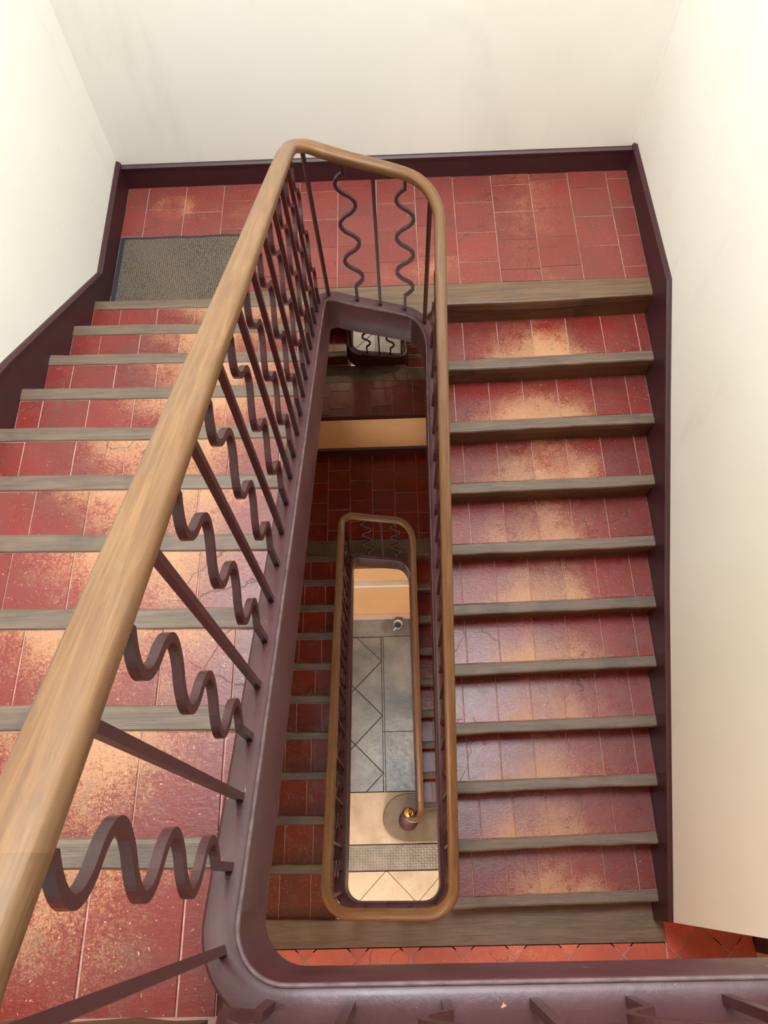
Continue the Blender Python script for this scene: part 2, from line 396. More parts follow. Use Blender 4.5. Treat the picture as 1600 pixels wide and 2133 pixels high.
# smooth the height along the path
Z = []
for i in range(len(raw)):
    num = den = 0
    j = i
    lo = i
    while lo > 0 and S_[i]-S_[lo] < .3: lo -= 1
    hi = i
    while hi < len(raw)-1 and S_[hi]-S_[i] < .3: hi += 1
    r_ = min(S_[i]-S_[lo], S_[hi]-S_[i])
    for j in range(lo, hi+1):
        ds = S_[j]-S_[i]
        if abs(ds) <= r_+1e-6:
            wj = math.exp(-ds*ds/(2*.085**2)); num += raw[j][2]*wj; den += wj
    Z.append(num/den)
PATH = [Vector((raw[i][0], raw[i][1], Z[i])) for i in range(len(raw))]
SEG = [r[3] for r in raw]
HR = .865
RX, RISE, WID = [], [], []                      # slight lean, extra height and width of the handrail along its run
def lerp(a, b, t): return a+(b-a)*min(1, max(0, t))
for i in range(len(raw)):
    sg = raw[i][3]; ty = (raw[i][1]+.1)/2.9; tx = (raw[i][0]+.37)/.58
    if sg < 1: RX.append(0); RISE.append(.012); WID.append(1.06)
    elif sg <= 1: RX.append(lerp(0, -.028, max(0, ty)**1.6)); RISE.append(lerp(.012, .034, ty)); WID.append(lerp(1.06, .95, ty))
    elif sg <= 2.5: RX.append(lerp(-.030, .014, tx)); RISE.append(lerp(.034, .0, tx)); WID.append(lerp(.98, .84, tx))
    elif sg <= 3: RX.append(lerp(0, .014, ty)); RISE.append(lerp(0, .005, ty)); WID.append(.84)
    elif sg <= 4.5: RX.append(0); RISE.append(0); WID.append(.95)
    else: RX.append(0); RISE.append(0); WID.append(.92)
for arr in (RX, RISE, WID):
    src = arr[:]
    for i in range(len(arr)):
        a, b = max(0, i-8), min(len(arr), i+9); arr[i] = sum(src[a:b])/(b-a)
DEP = []
for i in range(len(raw)):
    dmin = min([abs(S_[i]-S_[j]) for j in range(0, len(raw), 4) if 2 <= raw[j][3] <= 2 or 6 <= raw[j][3] <= 6 or 4 <= raw[j][3] <= 4] or [9])
    DEP.append(.76+.24*min(1, max(0, (dmin-.05)/.4)))
def tang(i):
    a, b = PATH[max(0, i-1)], PATH[min(len(PATH)-1, i+1)]
    t = Vector((b.x-a.x, b.y-a.y)); t.normalize(); return t
def find(seg, x=None, y=None):
    best = None
    for i, p in enumerate(PATH):
        if abs(SEG[i]-seg) > .6: continue
        d = (abs(p.x-x) if x is not None else 0)+(abs(p.y-y) if y is not None else 0)
        if best is None or d < best[0]: best = (d, i)
    return best[1]
def sweep(name, i0, i1, prof, m, parent, smooth=True, ends=True, step=1, extra=None):
    idx = list(range(i0, i1, step))+[i1]
    vs, fs, uvs = [], [], []
    n = len(prof); per = [0]
    for j in range(n): a, b = prof[j], prof[(j+1) % n]; per.append(per[-1]+math.hypot(a[0]-b[0], a[1]-b[1]))
    for i in idx:
        t = tang(i); nx, ny = t.y, -t.x
        for (l, z) in prof:
                if z > .5: vs.append((PATH[i].x+nx*l*WID[i]+RX[i], PATH[i].y+ny*l*WID[i], PATH[i].z+z+RISE[i]))
                else: vs.append((PATH[i].x+nx*l, PATH[i].y+ny*l, PATH[i].z+(z*DEP[i] if z < -.1 else z)))
    for a in range(len(idx)-1):
        for j in range(n):
            k = (j+1) % n
            fs.append((a*n+j, (a+1)*n+j, (a+1)*n+k, a*n+k))
            s0, s1 = S_[idx[a]], S_[idx[a+1]]
            uvs += [(s0, per[j]), (s1, per[j]), (s1, per[j+1]), (s0, per[j+1])]
    if ends:
        fs.append(tuple(range(n))); uvs += [(S_[idx[0]]+q[0], q[1]) for q in prof]
        e = (len(idx)-1)*n; fs.append(tuple(reversed(range(e, e+n)))); uvs += [(S_[idx[-1]]+q[0], q[1]) for q in reversed(prof)]
    me = mesh(name, vs, fs, m, smooth=smooth)
    ul = me.uv_layers.new(name='UVMap')
    for q, u in enumerate(uvs): ul.data[q].uv = u
    if smooth:
        try: me.set_sharp_from_angle(angle=math.radians(38))
        except Exception: pass
    return link(name, me, parent)

# ---------------------------------------------------------------- walls, ceiling, floors
def structure(name, b, m): return tag(box(name, b, m), kind='structure')
structure('wall_back', (-1.80, 1.65, YB1, YB1+.40, M-.25, 4.8), M_wall)
structure('wall_back.001', (-1.80, 1.65, YB2, YB2+.24, L0-.2, M-.25), M_peach)
structure('wall_left', (XL-.22, XL-.02, -3.1, YB2+.24, L0-.2, 4.8), M_wall)
structure('wall_right', (XR+.02, XR+.20, -.26, YB2+.24, L0-.2, 4.8), M_wall)
structure('wall_front', (XL-.22, 3.5, -3.3, -3.1, L0-.2, 4.8), M_wall)
structure('wall_hall', (3.3, 3.5, -3.1, YB2+.24, L0-.2, 4.8), M_wall)
for nm, b in (('ceiling', (XL-.2, -1.05, -3.1, YB2+.2, 4.6, 4.8)), ('ceiling.001', (1.25, 3.5, -3.1, YB2+.2, 4.6, 4.8)),
              ('ceiling.002', (-1.05, 1.25, -3.1, .15, 4.6, 4.8)), ('ceiling.003', (-1.05, 1.25, 2.85, YB2+.2, 4.6, 4.8))):
    structure(nm, b, M_wall)
# corner bead where the back and right walls meet
structure('trim_1', (XR+.008, XR+.022, YB1-.012, YB1+.002, M+.17, 4.6), M_wall)

# ground floor -------------------------------------------------
gf = structure('floor', (XL-.2, 3.3, -3.1, YB2+.2, L0-.25, L0-.006), M_gapd)
def lay(poly, z, m, parent, bounds, th=.03, gap=.004, inset=.003, name='tile', jit=.0008):
    p = clip(poly, *bounds)
    if not p: return
    p = shrink(p, gap)
    tile(p, z, th, m, parent, inset, name, jit)
def diamonds(cx, cy, half, z, m, parent, bounds, **k):
    x0, x1, y0, y1 = bounds
    i0, i1 = int((x0-cx)/half)-2, int((x1-cx)/half)+2; j0, j1 = int((y0-cy)/half)-2, int((y1-cy)/half)+2
    for i in range(i0, i1+1):
        for j in range(j0, j1+1):
            if (i+j) % 2: continue
            X, Y = cx+i*half, cy+j*half
            lay([(X-half, Y), (X, Y-half), (X+half, Y), (X, Y+half)], z, m, parent, bounds, **k)
half = .312
diamonds(-.242-half, 1.66, half, L0, M_slate, gf, (-1.6, -.246, .845, 2.575), gap=.006)
# narrow border strip and rectangular border slabs beside the lattice
for y0, y1 in ((.845, 1.478), (1.482, 2.575)):
    lay([(-.242, y0), (-.225, y0), (-.225, y1), (-.242, y1)], L0-.001, M_slate, gf, (-9, 9, -9, 9), gap=0, inset=0, name='border_strip')
    lay([(-.219, y0), (.10, y0), (.10, y1), (-.219, y1)], L0, M_slate, gf, (-9, 9, -9, 9), gap=.001)
for x0, x1 in ((-1.6, -.90), (-.895, .10)): lay([(x0, 2.58), (x1, 2.58), (x1, 2.86), (x0, 2.86)], L0, M_slate, gf, (-9, 9, -9, 9), gap=.001)
for x0, x1 in ((-1.6, -.97), (-.965, .50), (.505, 1.46)):
    lay([(x0, .322), (x1, .322), (x1, .838), (x0, .838)], L0+.002, M_lime, gf, (-9, 9, -9, 9), gap=.001, name='limestone_slab')
diamonds(-.232, .07-.312, .312, L0, M_lime, gf, (-1.6, 1.6, -1.5, .058), gap=.003)
# chequer plate in the floor
pt = empty('steel_floor_plate', (0, .19, L0), 'long steel chequer plate set across the ground-floor paving in front of the bottom step', 'floor plate')
box('plate', (-1.55, 1.45, .070, .312, L0-.02, L0+.004), M_metal, pt)
vs, fs = [], []
for i in range(100):
    for j in range(9):
        x = -1.5+i*.0295; y = .088+j*.0262; a = math.radians(40 if (i+j) % 2 else -40)
        ca, sa = math.cos(a), math.sin(a); n0 = len(vs)
        for (u, v, z) in ((-.0125, 0, 0), (0, -.004, 0), (.0125, 0, 0), (0, .004, 0), (0, 0, .003)):
            vs.append((x+u*ca-v*sa, y+u*sa+v*ca, L0+.004+z))
        fs += [(n0, n0+1, n0+4), (n0+1, n0+2, n0+4), (n0+2, n0+3, n0+4), (n0+3, n0, n0+4)]
tag(link('raised_pattern', mesh('raised_pattern', vs, fs, M_loz), pt), kind='stuff')
# wall below the half landing with plinth and white ledge
structure('wall_under_landing', (XL, .115, 2.862, 2.96, L0-.02, M2-.2), M_peach)
structure('wall_under_landing.001', (XL, .12, 2.815, 2.86, L0-.01, -6.22), M_peach)
structure('trim_2', (XL, .12, 2.805, 2.865, -6.22, -6.175), M_white)
structure('baseboard_back.002', (XL, .12, 2.79, 2.815, L0-.01, L0+.17), M_pink)
structure('wall_under_stair', (.115, .18, .78, 2.86, L0-.02, M2-.2), M_peach)   # trimmed below by the stringer slope (see mesh)
bpy.data.objects['wall_under_stair'].data.clear_geometry()
zz = lambda y: lineRB(y)-.2
v = [(.118, .78, L0-.02), (.118, 2.86, L0-.02), (.118, 2.86, zz(2.86)), (.118, .78, zz(.78))]
v += [(x+.03, y, z) for x, y, z in v]
bpy.data.objects['wall_under_stair'].data.from_pydata(v, [], [(3,2,1,0), (4,5,6,7), (0,1,5,4), (1,2,6,5), (2,3,7,6), (3,0,4,7)])
bpy.data.objects['wall_under_stair'].data.materials.append(M_peach)

# half landings ------------------------------------------------
def slab(name, boxes, m):
    vs, fs = [], []
    for b in boxes:
        v, f = box_data(*b); n0 = len(vs); vs += v; fs += [tuple(i+n0 for i in q) for q in f]
    return tag(link(name, mesh(name, vs, fs, m)), kind='structure')
def landing_tiles(parent, z, x0, x1, y0, y1, m, wcol=.2355, length=.232, seed=1, x_first=None):
    rnd = random.Random(seed); x = x0; first = True
    while x < x1-.02:
        xe = min(x1, x+(x_first if first and x_first else wcol)); first = False
        y = y1; off = rnd.uniform(.25, 1)*length; k = 0
        while y > y0+.02:
            ye = max(y0, y-(off if k == 0 else length*rnd.uniform(.96, 1.04))); k += 1
            if ye-y0 < .05: ye = y0
            g = .0022
            sk = .010*((x+xe)/2)
            tile([(x+g, ye+g), (xe-g, ye+g), (xe-g, y-g), (x+g, y-g)], z, .02, m, parent, .003, 'tile', .0016)
            y = ye
        x = xe
YBEAM = lambda x: YR+SR*(x-XR)
fl = slab('floor.001', [(XL, XR, 2.99, YB1, M-.25, M-.005), (-.33, .17, 2.87, 3.0, M-.09, M-.012)], [M_grout])
landing_tiles(fl, M, XL, XR, 3.062, YB1-.012, M_land, seed=5, x_first=.13)
board('landing_beam', -.36, XR, lambda x: YBEAM(x)+.012 if x > .24 else 2.83, .15 if True else .14, M-.10, M+.001, -1, M_beam, fl, .006, 26).location.y += 0
# the beam is nosed towards the flight (front faces the viewer): rebuild with its back at the tiles
o = bpy.data.objects['landing_beam']; bpy.data.objects.remove(o)
def beam(name, x0, x1, yb, yf, z0, z1, m, parent, n=30, wear=.004):
    vs, fs = [], []
    for i in range(n+1):
        x = x0+(x1-x0)*i/n; e = wear*math.sin(x*4.3+1)+random.uniform(-wear, wear)*.5
        B, F = yb(x), yf(x)+e
        sgn = 1 if B > F else -1
        pr = [(B, z0), (B, z1), (F+sgn*.014, z1+.0005), (F+sgn*.004, z1-.005), (F, z1-.016), (F+e, z0)]
        vs += [(x, y, z) for y, z in pr]
    m_ = 6
    for i in range(n):
        for j in range(m_):
            a, b = i*m_+j, i*m_+(j+1) % m_; fs.append((a, b, b+m_, a+m_) if True else None)
    fs.append(tuple(range(m_))[::-1]); fs.append(tuple(range(n*m_, n*m_+m_)))
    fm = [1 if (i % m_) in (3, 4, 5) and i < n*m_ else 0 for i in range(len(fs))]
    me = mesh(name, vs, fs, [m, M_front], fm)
    return link(name, me, parent)
beam('landing_beam', -.36, XR, lambda x: 3.06, lambda x: YBEAM(x)+.012 if x > .245 else 2.83, M-.055, M+.001, M_beam, fl)
beam('landing_beam', XL, -.362, lambda x: 3.06, lambda x: 2.862, M-.09, M+.001, M_beam, fl)
fl2 = slab('floor.002', [(XL, XR, 2.96, YB2, M2-.25, M2-.005), (-.44, .08, 2.92, 3.0, M2-.09, M2-.012)], [M_grout])
landing_tiles(fl2, M2, XL, XR, 3.092, YB2-.012, M_low, wcol=.232, length=.232, seed=3, x_first=.2)
beam('landing_beam', -.47, XR, lambda x: 3.09, lambda x: YBEAM(x)+.012 if x > .15 else 2.86, M2-.055, M2+.001, M_beamd, fl2)
beam('landing_beam', XL, -.472, lambda x: 3.09, lambda x: 2.862, M2-.09, M2+.001, M_beamd, fl2)
def below_beam(name, x0, x1, y, z, parent):
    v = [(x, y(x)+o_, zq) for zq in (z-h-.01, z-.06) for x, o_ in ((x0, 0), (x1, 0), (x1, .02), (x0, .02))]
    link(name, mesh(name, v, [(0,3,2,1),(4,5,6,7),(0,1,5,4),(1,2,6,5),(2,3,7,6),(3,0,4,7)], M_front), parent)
below_beam('riser_board', .25, XR, lambda x: YBEAM(x)+.022, M, fl)
below_beam('riser_board', .16, XR, lambda x: YBEAM(x)+.022, M2, fl2)
# full landings ------------------------------------------------
l1 = slab('floor.003', [(XL, 2.045, -3.1, -.36, L1-.28, L1-.005), (XL, XR+.05, -.40, -.235, L1-.28, L1-.005), (.25, XR+.02, -.25, -.10, L1-.28, L1-.005),
                        (2.045, 3.3, -3.1, 2.0, L1-.28, L1-.005), (XR+.2, 2.05, -.4, 2.0, L1-.28, L1-.005)], [M_grout])
beam('landing_beam', XL, XR+.055, lambda x: -.378, lambda x: -.198+SL*(x-XL) if x < -.40 else (-.215 if x < .25 else -.10), L1-.10, L1+.002, M_beam, l1, 40)
diamonds(1.42, -.445, .158, L1, M_terra, l1, (-1.6, XR+.05, -1.3, -.381), gap=.003, th=.02)
diamonds(1.42, -.445, .158, L1, M_terra, l1, (XR+.055, 2.04, -1.3, -.262), gap=.003, th=.02)
structure('floor.004', (2.05, 3.3, -3.1, -.44, L1-.02, L1+.004), M_parq)
structure('baseboard_hall', (2.045, 2.6, -.44, -.36, L1-.01, L1+.16), M_skirt)
l2 = slab('floor.005', [(XL, 3.3, -3.1, -.235, -.30, -.018)], [M_grout])
beam('landing_beam', XL, -.375, lambda x: -.39, lambda x: -.198+SL*(x-XL), -.09, .002, M_nose, l2, 20)
landing_tiles(l2, 0, XL, 1.45, -1.4, -.392, M_terra, .22, .22, 9)

# skirtings ----------------------------------------------------
def skirt(name, x, thick, prof, m=M_skirt, lip=.012):
    """board against a side wall; prof = [(y, z_bottom, z_top)...]; thick towards the wall side sign"""
    vs, fs = [], []
    xi, xo = x, x+thick
    s = 1 if thick > 0 else -1
    for y, zb, zt in prof:
        vs += [(xo, y, zb), (xi, y, zb), (xi, y, zt-.028), (xi-s*.006, y, zt-.024), (xi-s*.006, y, zt-.012), (xi+s*.004, y, zt-.004), (xi+s*.008, y, zt), (xo, y, zt)]
    n = 8
    for i in range(len(prof)-1):
        for j in range(n):
            a, b = i*n+j, i*n+(j+1) % n
            q = (a, b, b+n, a+n); fs.append(q)
    fs.append(tuple(range(n))); fs.append(tuple(range((len(prof)-1)*n, len(prof)*n))[::-1])
    return tag(link(name, mesh(name, vs, fs, m)), kind='structure')
# right wall, upper storey: follows the flight, then level over the landing
skirt('baseboard_right', XR, .03, [(-.26, L1-.02, lineR(-.26)+.215), (1.4, lineR(1.4)-.5, lineR(1.4)+.192), (2.3, lineR(2.3)-.5, lineR(2.3)+.235), (2.84, M-.5, M+.228), (3.86, M-.05, M+.187), (YB1, M-.05, M+.187)])
skirt('baseboard_left', XL, -.03, [(-.2, -.5, lineA(-.2)+.17), (2.0, lineA(2.0)-.6, lineA(2.0)+.172), (3.08, M-.3, M+.172), (YB1, M-.05, M+.19)])
skirt('baseboard_right.001', XR, .03, [(.2, L0-.02, lineRB(.2)+.2), (2.8, lineRB(2.8)-.5, lineRB(2.8)+.22), (YB2, M2-.05, M2+.18)])
skirt('baseboard_left.001', XL, -.03, [(-.2, L1-.5, lineB(-.2)+.17), (2.0, lineB(2.0)-.6, lineB(2.0)+.172), (3.08, M2-.3, M2+.172), (YB2, M2-.05, M2+.18)])
def skirt_back(name, yw, z0, z1, m=M_skirt):
    pr = [(yw+.02, z0), (yw-.016, z0), (yw-.016, z1-.028), (yw-.022, z1-.024), (yw-.022, z1-.012), (yw-.01, z1-.004), (yw-.006, z1), (yw+.02, z1)]
    vs = [(x, y, z) for x in (XL, XR) for y, z in pr]
    fs = [(j, (j+1) % 8, (j+1) % 8+8, j+8) for j in range(8)]+[tuple(range(8))[::-1], tuple(range(8, 16))]
    return tag(link(name, mesh(name, vs, fs, m)), kind='structure')
skirt_back('baseboard_back', YB1, M-.02, M+.165)
skirt_back('baseboard_back.001', YB2, M2-.02, M2+.15)

# ---------------------------------------------------------------- flights
def flight(label, side, base, n, g, y0, skew, xin, tmat, nmat, seed, wt=.2, rmat=None):
    rmat = rmat or M_riser
    """side 'L': steps descend away from the viewer (front faces +y); 'R': they descend towards him (front faces -y)"""
    rnd = random.Random(seed)
    root = empty('stair_flight', (0, y0, base), label, 'staircase')
    d = 1 if side == 'L' else -1
    for k in range(1, n+1):
        if side == 'L':
            z = base+k*h; fy = lambda x, k=k: y0-(k-1)*g+skew*(x-XL)
            by = lambda x, k=k: fy(x)-g-.03+.0
            xa, xb = XL, xin(fy(0))[0]
            xa2, xb2 = XL, min(xin(fy(0))[0], xin(fy(0))[0])
        else:
            z = base-k*h; fy = lambda x, k=k: y0-k*g+skew*(x-XR)
            by = lambda x, k=k: fy(x)+g+.03
            xa, xb = xin(fy(0))[1], XR
        # body: recessed riser below the nosing and bed of the tiles
        rf = lambda x: fy(x)-d*.03
        th = .0045
        vs = []
        for zz_ in (z-h-.02, z-.0045):
            vs += [(xa, rf(xa), zz_), (xb, rf(xb), zz_), (xb, by(xb)-d*.02, zz_), (xa, by(xa)-d*.02, zz_)]
        fs = [(0,3,2,1),(4,5,6,7),(0,1,5,4),(1,2,6,5),(2,3,7,6),(3,0,4,7)]
        if d > 0: fs = [q[::-1] for q in fs]
        st = link('step', mesh('step', vs, fs, [M_grout, M_riser], [0, 0, 1, 0, 0, 0]), root)
        board('nosing', xa, xb, fy, .064, z-.058, z+.002, d, nmat, st, .005)
        if d < 0:
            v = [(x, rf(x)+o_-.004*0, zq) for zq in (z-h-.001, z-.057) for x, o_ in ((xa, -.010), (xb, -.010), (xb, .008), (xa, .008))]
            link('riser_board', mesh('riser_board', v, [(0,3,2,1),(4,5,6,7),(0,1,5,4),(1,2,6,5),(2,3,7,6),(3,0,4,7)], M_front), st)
        # tiles
        x = xa; first = True
        while x < xb-.015:
            wd = wt*rnd.uniform(.97, 1.03)
            if first: wd = rnd.uniform(.45, .98)*wt; first = False
            xe = x+wd
            if xb-xe < .05: xe = xb
            gp = .002
            pl = [(x+gp, fy(x+gp)-d*.066), (xe-gp, fy(xe-gp)-d*.066), (xe-gp, by(xe-gp)), (x+gp, by(x+gp))]
            n_ = 4; cx = sum(p[0] for p in pl)/4; cy = sum(p[1] for p in pl)/4
            loc = [((p[0]-cx), (p[1]-cy)) for p in pl]
            if d < 0: loc = [(-a, -b) for a, b in loc]     # local +y always points to the nosing
            if area2(loc) < 0: loc = loc[::-1]
            v, f = prism_data(loc, -.02, 0, .0035, (rnd.uniform(-.006, .006), rnd.uniform(-.006, .006)))
            t = link('tile', mesh('tile', v, f, tmat), st, (cx, cy, z-.001+rnd.uniform(-.0012, .0012)))
            if d < 0:
                t.rotation_euler = (0, 0, math.pi)
            x = xe
    # sloping plaster soffit under the flight
    ya, yb = (y0+.0, y0-(n+1)*g) if side == 'L' else (y0, y0-(n)*g)
    za, zb = (base-.12, base+n*h-.10) if side == 'L' else (base-.22, base-n*h-.2)
    xa, xb = (XL, xin(1.5)[0]) if side == 'L' else (xin(1.5)[1], XR)
    v = [(xa, ya, za), (xb, ya, za), (xb, yb, zb), (xa, yb, zb)]; v += [(x, y, z-.06) for x, y, z in v]
    link('soffit', mesh('soffit', v, [(3,2,1,0), (4,5,6,7), (0,1,5,4), (1,2,6,5), (2,3,7,6), (3,0,4,7)], M_sof), root)
    return root
def xw(pa, pb, pc, pd):
    def f(y):
        t = (y+.17)/2.98
        return (pa+(pb-pa)*t-.03, pc+(pd-pc)*t+.03)
    return f
flight('upper left flight of red tiled steps leading down to the landing with the mat', 'L', M, 10, GL, YL, SL, xw(-.347, -.374, .226, .215), M_tread, M_nose, 11)
flight('upper right flight of red tiled steps with grey wooden nosings beside the right wall', 'R', M, 10, GR, YR, SR, xw(-.347, -.374, .226, .215), M_tread, M_nose, 12)
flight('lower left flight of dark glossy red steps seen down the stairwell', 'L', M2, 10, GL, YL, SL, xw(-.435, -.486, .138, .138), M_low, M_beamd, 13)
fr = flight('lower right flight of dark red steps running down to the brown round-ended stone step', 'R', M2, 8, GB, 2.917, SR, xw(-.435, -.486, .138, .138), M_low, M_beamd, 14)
# round-ended stone bottom step
z9 = M2-9*h
poly = [(XR, .322), (.15, .322)]
cx_, cy_, ra, rb = .0, .565, .258, .246
for i in range(25):
    a = -math.pi/2-i*math.pi/24
    poly.append((.02+math.cos(a)*(ra+.02)*1.0, cy_+math.sin(a)*rb))
poly += [(XR, .811)]
v, f = prism_data(poly[::-1] if area2(poly) < 0 else poly, L0-.01, z9, .012)
sb = link('stone_step', mesh('stone_step', v, f, M_bull), fr); tag(sb, 'brown stone step with a round end')

# ---------------------------------------------------------------- balustrade
bal = empty('balustrade', (PATH[0].x, PATH[0].y, 0), 'maroon iron balustrade with wavy and straight bars and wooden handrail round the open stairwell', 'railing')
pr_str = [(-.037, -.30), (-.037, -.014), (-.030, -.003), (-.020, 0), (.014, 0), (.022, -.003), (.028, -.006), (.032, -.012), (.032, -.30)]
pr_bead = [(.026, -.012), (.0265, -.0035), (.029, -.002), (.0325, -.005), (.0333, -.014)]
pr_str2 = pr_str
marks = [(0, 1.44, None), (0.5, -.215, None), (1, None, .02), (1, None, 2.66), (2, -.24, None), (2, .09, None), (3, None, 2.62), (3, None, .02), (4, .08, None), (4, -.10, None), (5, None, .03), (5, None, 2.62), (6, -.36, None), (6, -.13, None), (7, None, 2.60), (7, None, .95)]
mi = []
for sgm, x, y in marks:
    if sgm == .5: mi.append(find(0, x=x)); continue
    mi.append(find(sgm, x=x, y=y))
mi[0] = 0
mi.append(len(PATH)-1)
# stringer in pieces meeting at the joints of the wreathed corners
sj = [0, find(0, x=-.21), find(1, y=2.6), find(3, y=2.6), find(3, y=.0), find(5, y=.0), find(5, y=2.62), find(7, y=2.6), len(PATH)-1]
for a, b in zip(sj, sj[1:]):
    s_ = sweep('stringer', a, b, pr_str, M_paint, bal)
    sweep('bead', a, b, pr_bead, M_bead, s_)
pr_rail = [(l, HR+z) for l, z in ((-.024, 0), (-.029, .003), (-.031, .009), (-.0315, .029), (-.0295, .037), (-.024, .0425), (-.012, .0455), (0, .0465), (.012, .0455), (.024, .0425), (.0295, .037), (.0315, .029), (.031, .009), (.029, .003), (.024, 0))]
for a, b in zip(mi, mi[1:]):
    if b > a+1: sweep('handrail', a, b, pr_rail, M_rail, bal)
# thin joint lines between handrail lengths
pr_j = [(l*1.004, z+(.0004 if z > HR+.02 else -.0002)) for l, z in pr_rail]
# flat iron bar under the handrail that takes the baluster heads
for a, b in zip(sj, sj[1:]): sweep('rail_core_bar', a, b, [(-.014, HR-.006), (-.014, HR+.002), (.014, HR+.002), (.014, HR-.006)], M_iron, bal, smooth=False)

def bar_mesh(name, line, wt=.0155, wn=.0155):
    vs, fs = [], []
    n = len(line)
    for i, (u, z) in enumerate(line):
        if i == 0: d = (line[1][0]-u, line[1][1]-z)
        elif i == n-1: d = (u-line[i-1][0], z-line[i-1][1])
        else:
            a = (u-line[i-1][0], z-line[i-1][1]); b = (line[i+1][0]-u, line[i+1][1]-z)
            la, lb = math.hypot(*a), math.hypot(*b); d = (a[0]/la+b[0]/lb, a[1]/la+b[1]/lb)
        L = math.hypot(*d); px, pz = d[1]/L, -d[0]/L
        k = wt/2
        vs += [(u-px*k, -wn/2, z-pz*k), (u+px*k, -wn/2, z+pz*k), (u+px*k, wn/2, z+pz*k), (u-px*k, wn/2, z-pz*k)]
    for i in range(n-1):
        for j in range(4):
            a, b = i*4+j, i*4+(j+1) % 4; fs.append((a, b, b+4, a+4))
    fs.append((3, 2, 1, 0)); e = (n-1)*4; fs.append((e, e+1, e+2, e+3))
    return mesh(name, vs, fs, M_iron)
straight = bar_mesh('straight_baluster', [(0, -.03), (0, HR+.004)])
wl = [(0, -.03), (0, .10), (.0, .112)]
hs = .117; NH = 6
for i in range(1, NH*14):
    t = i/14.0
    s = math.sin(math.pi*t); s = math.copysign(abs(s)**.82, s)
    wl.append((.041*s, .115+hs*t*.985+(.0 if .35 < t < NH-.35 else 0)))
top = wl[-1][1]+.008
wl += [(0, top), (0, HR+.004)]
wavy = bar_mesh('wavy_baluster', wl)
def put(kind, i):
    p = PATH[i]; t = tang(i)
    o = link('wavy_baluster' if kind == 'W' else 'straight_baluster', wavy if kind == 'W' else straight, bal, (p.x, p.y, p.z))
    o.rotation_euler = (Matrix.Rotation(math.atan(RX[i]/HR), 3, 'Y') @ Matrix.Rotation(math.atan2(t.y, t.x), 3, 'Z')).to_euler()
    o.scale = (1, 1, (HR+RISE[i])/HR)
def put_seg(seg, kind, x=None, y=None): put(kind, find(seg, x=x, y=y))
for i, x in enumerate((-.24, -.098, .06, .204, .359, .51, .66, .81, .96, 1.11, 1.26, 1.40)): put_seg(0, 'WS'[i % 2], x=x)
put_seg(0.5, 'S', x=-.333, y=-.107)
for i in range(21): put_seg(1, 'WS'[i % 2], y=.025+.1316*i)
for sg, xs, (cL, cR) in ((2, (-.185, -.06, .073), (-.335, .193)), (6, (-.29, -.16, -.03), (-.44, .10))):
    put_seg(sg, 'S', x=cL, y=2.80); put_seg(sg, 'S', x=cR, y=2.77)
    for i, x in enumerate(xs): put_seg(sg, 'WSW'[i], x=x)
for i in range(21): put_seg(3, 'WS'[i % 2], y=2.64-.1316*i)
for i, x in enumerate((.13, .0, -.13, -.27)): put_seg(4, 'SWSW'[i], x=x)
for i in range(22): put_seg(5, 'SW'[i % 2], y=-.08+.1316*i)
for i in range(15): put_seg(7, 'WS'[i % 2], y=2.68-.1316*i)

# newel post on the round-ended step
def lathe(name, prof, m, parent, loc, seg=28, smooth=True):
    vs, fs = [], []; n = len(prof)
    for i in range(seg):
        a = 2*math.pi*i/seg
        for r, z in prof: vs.append((r*math.cos(a), r*math.sin(a), z))
    for i in range(seg):
        k = (i+1) % seg
        for j in range(n-1): fs.append((i*n+j, k*n+j, k*n+j+1, i*n+j+1))
    me = mesh(name, vs, fs, m, smooth=smooth)
    return link(name, me, parent, loc)
np_ = lathe('newel_post', [(.0, 0), (.098, 0), (.102, .02), (.098, .05), (.082, .09), (.072, .14), (.062, .3), (.056, .6), (.054, .84), (.060, .87), (.063, .90), (.056, .925), (.0, .925)], M_paint, bal, (.012, .535, z9))
lathe('brass_ball', [(.0, 0), (.024, .002), (.028, .012), (.022, .022), (.034, .034), (.044, .052), (.046, .068), (.042, .086), (.028, .102), (.012, .109), (0, .110)], M_ball, np_, (.018, .545, z9+.925))
tag(bpy.data.objects['brass_ball'], 'polished brass ball')
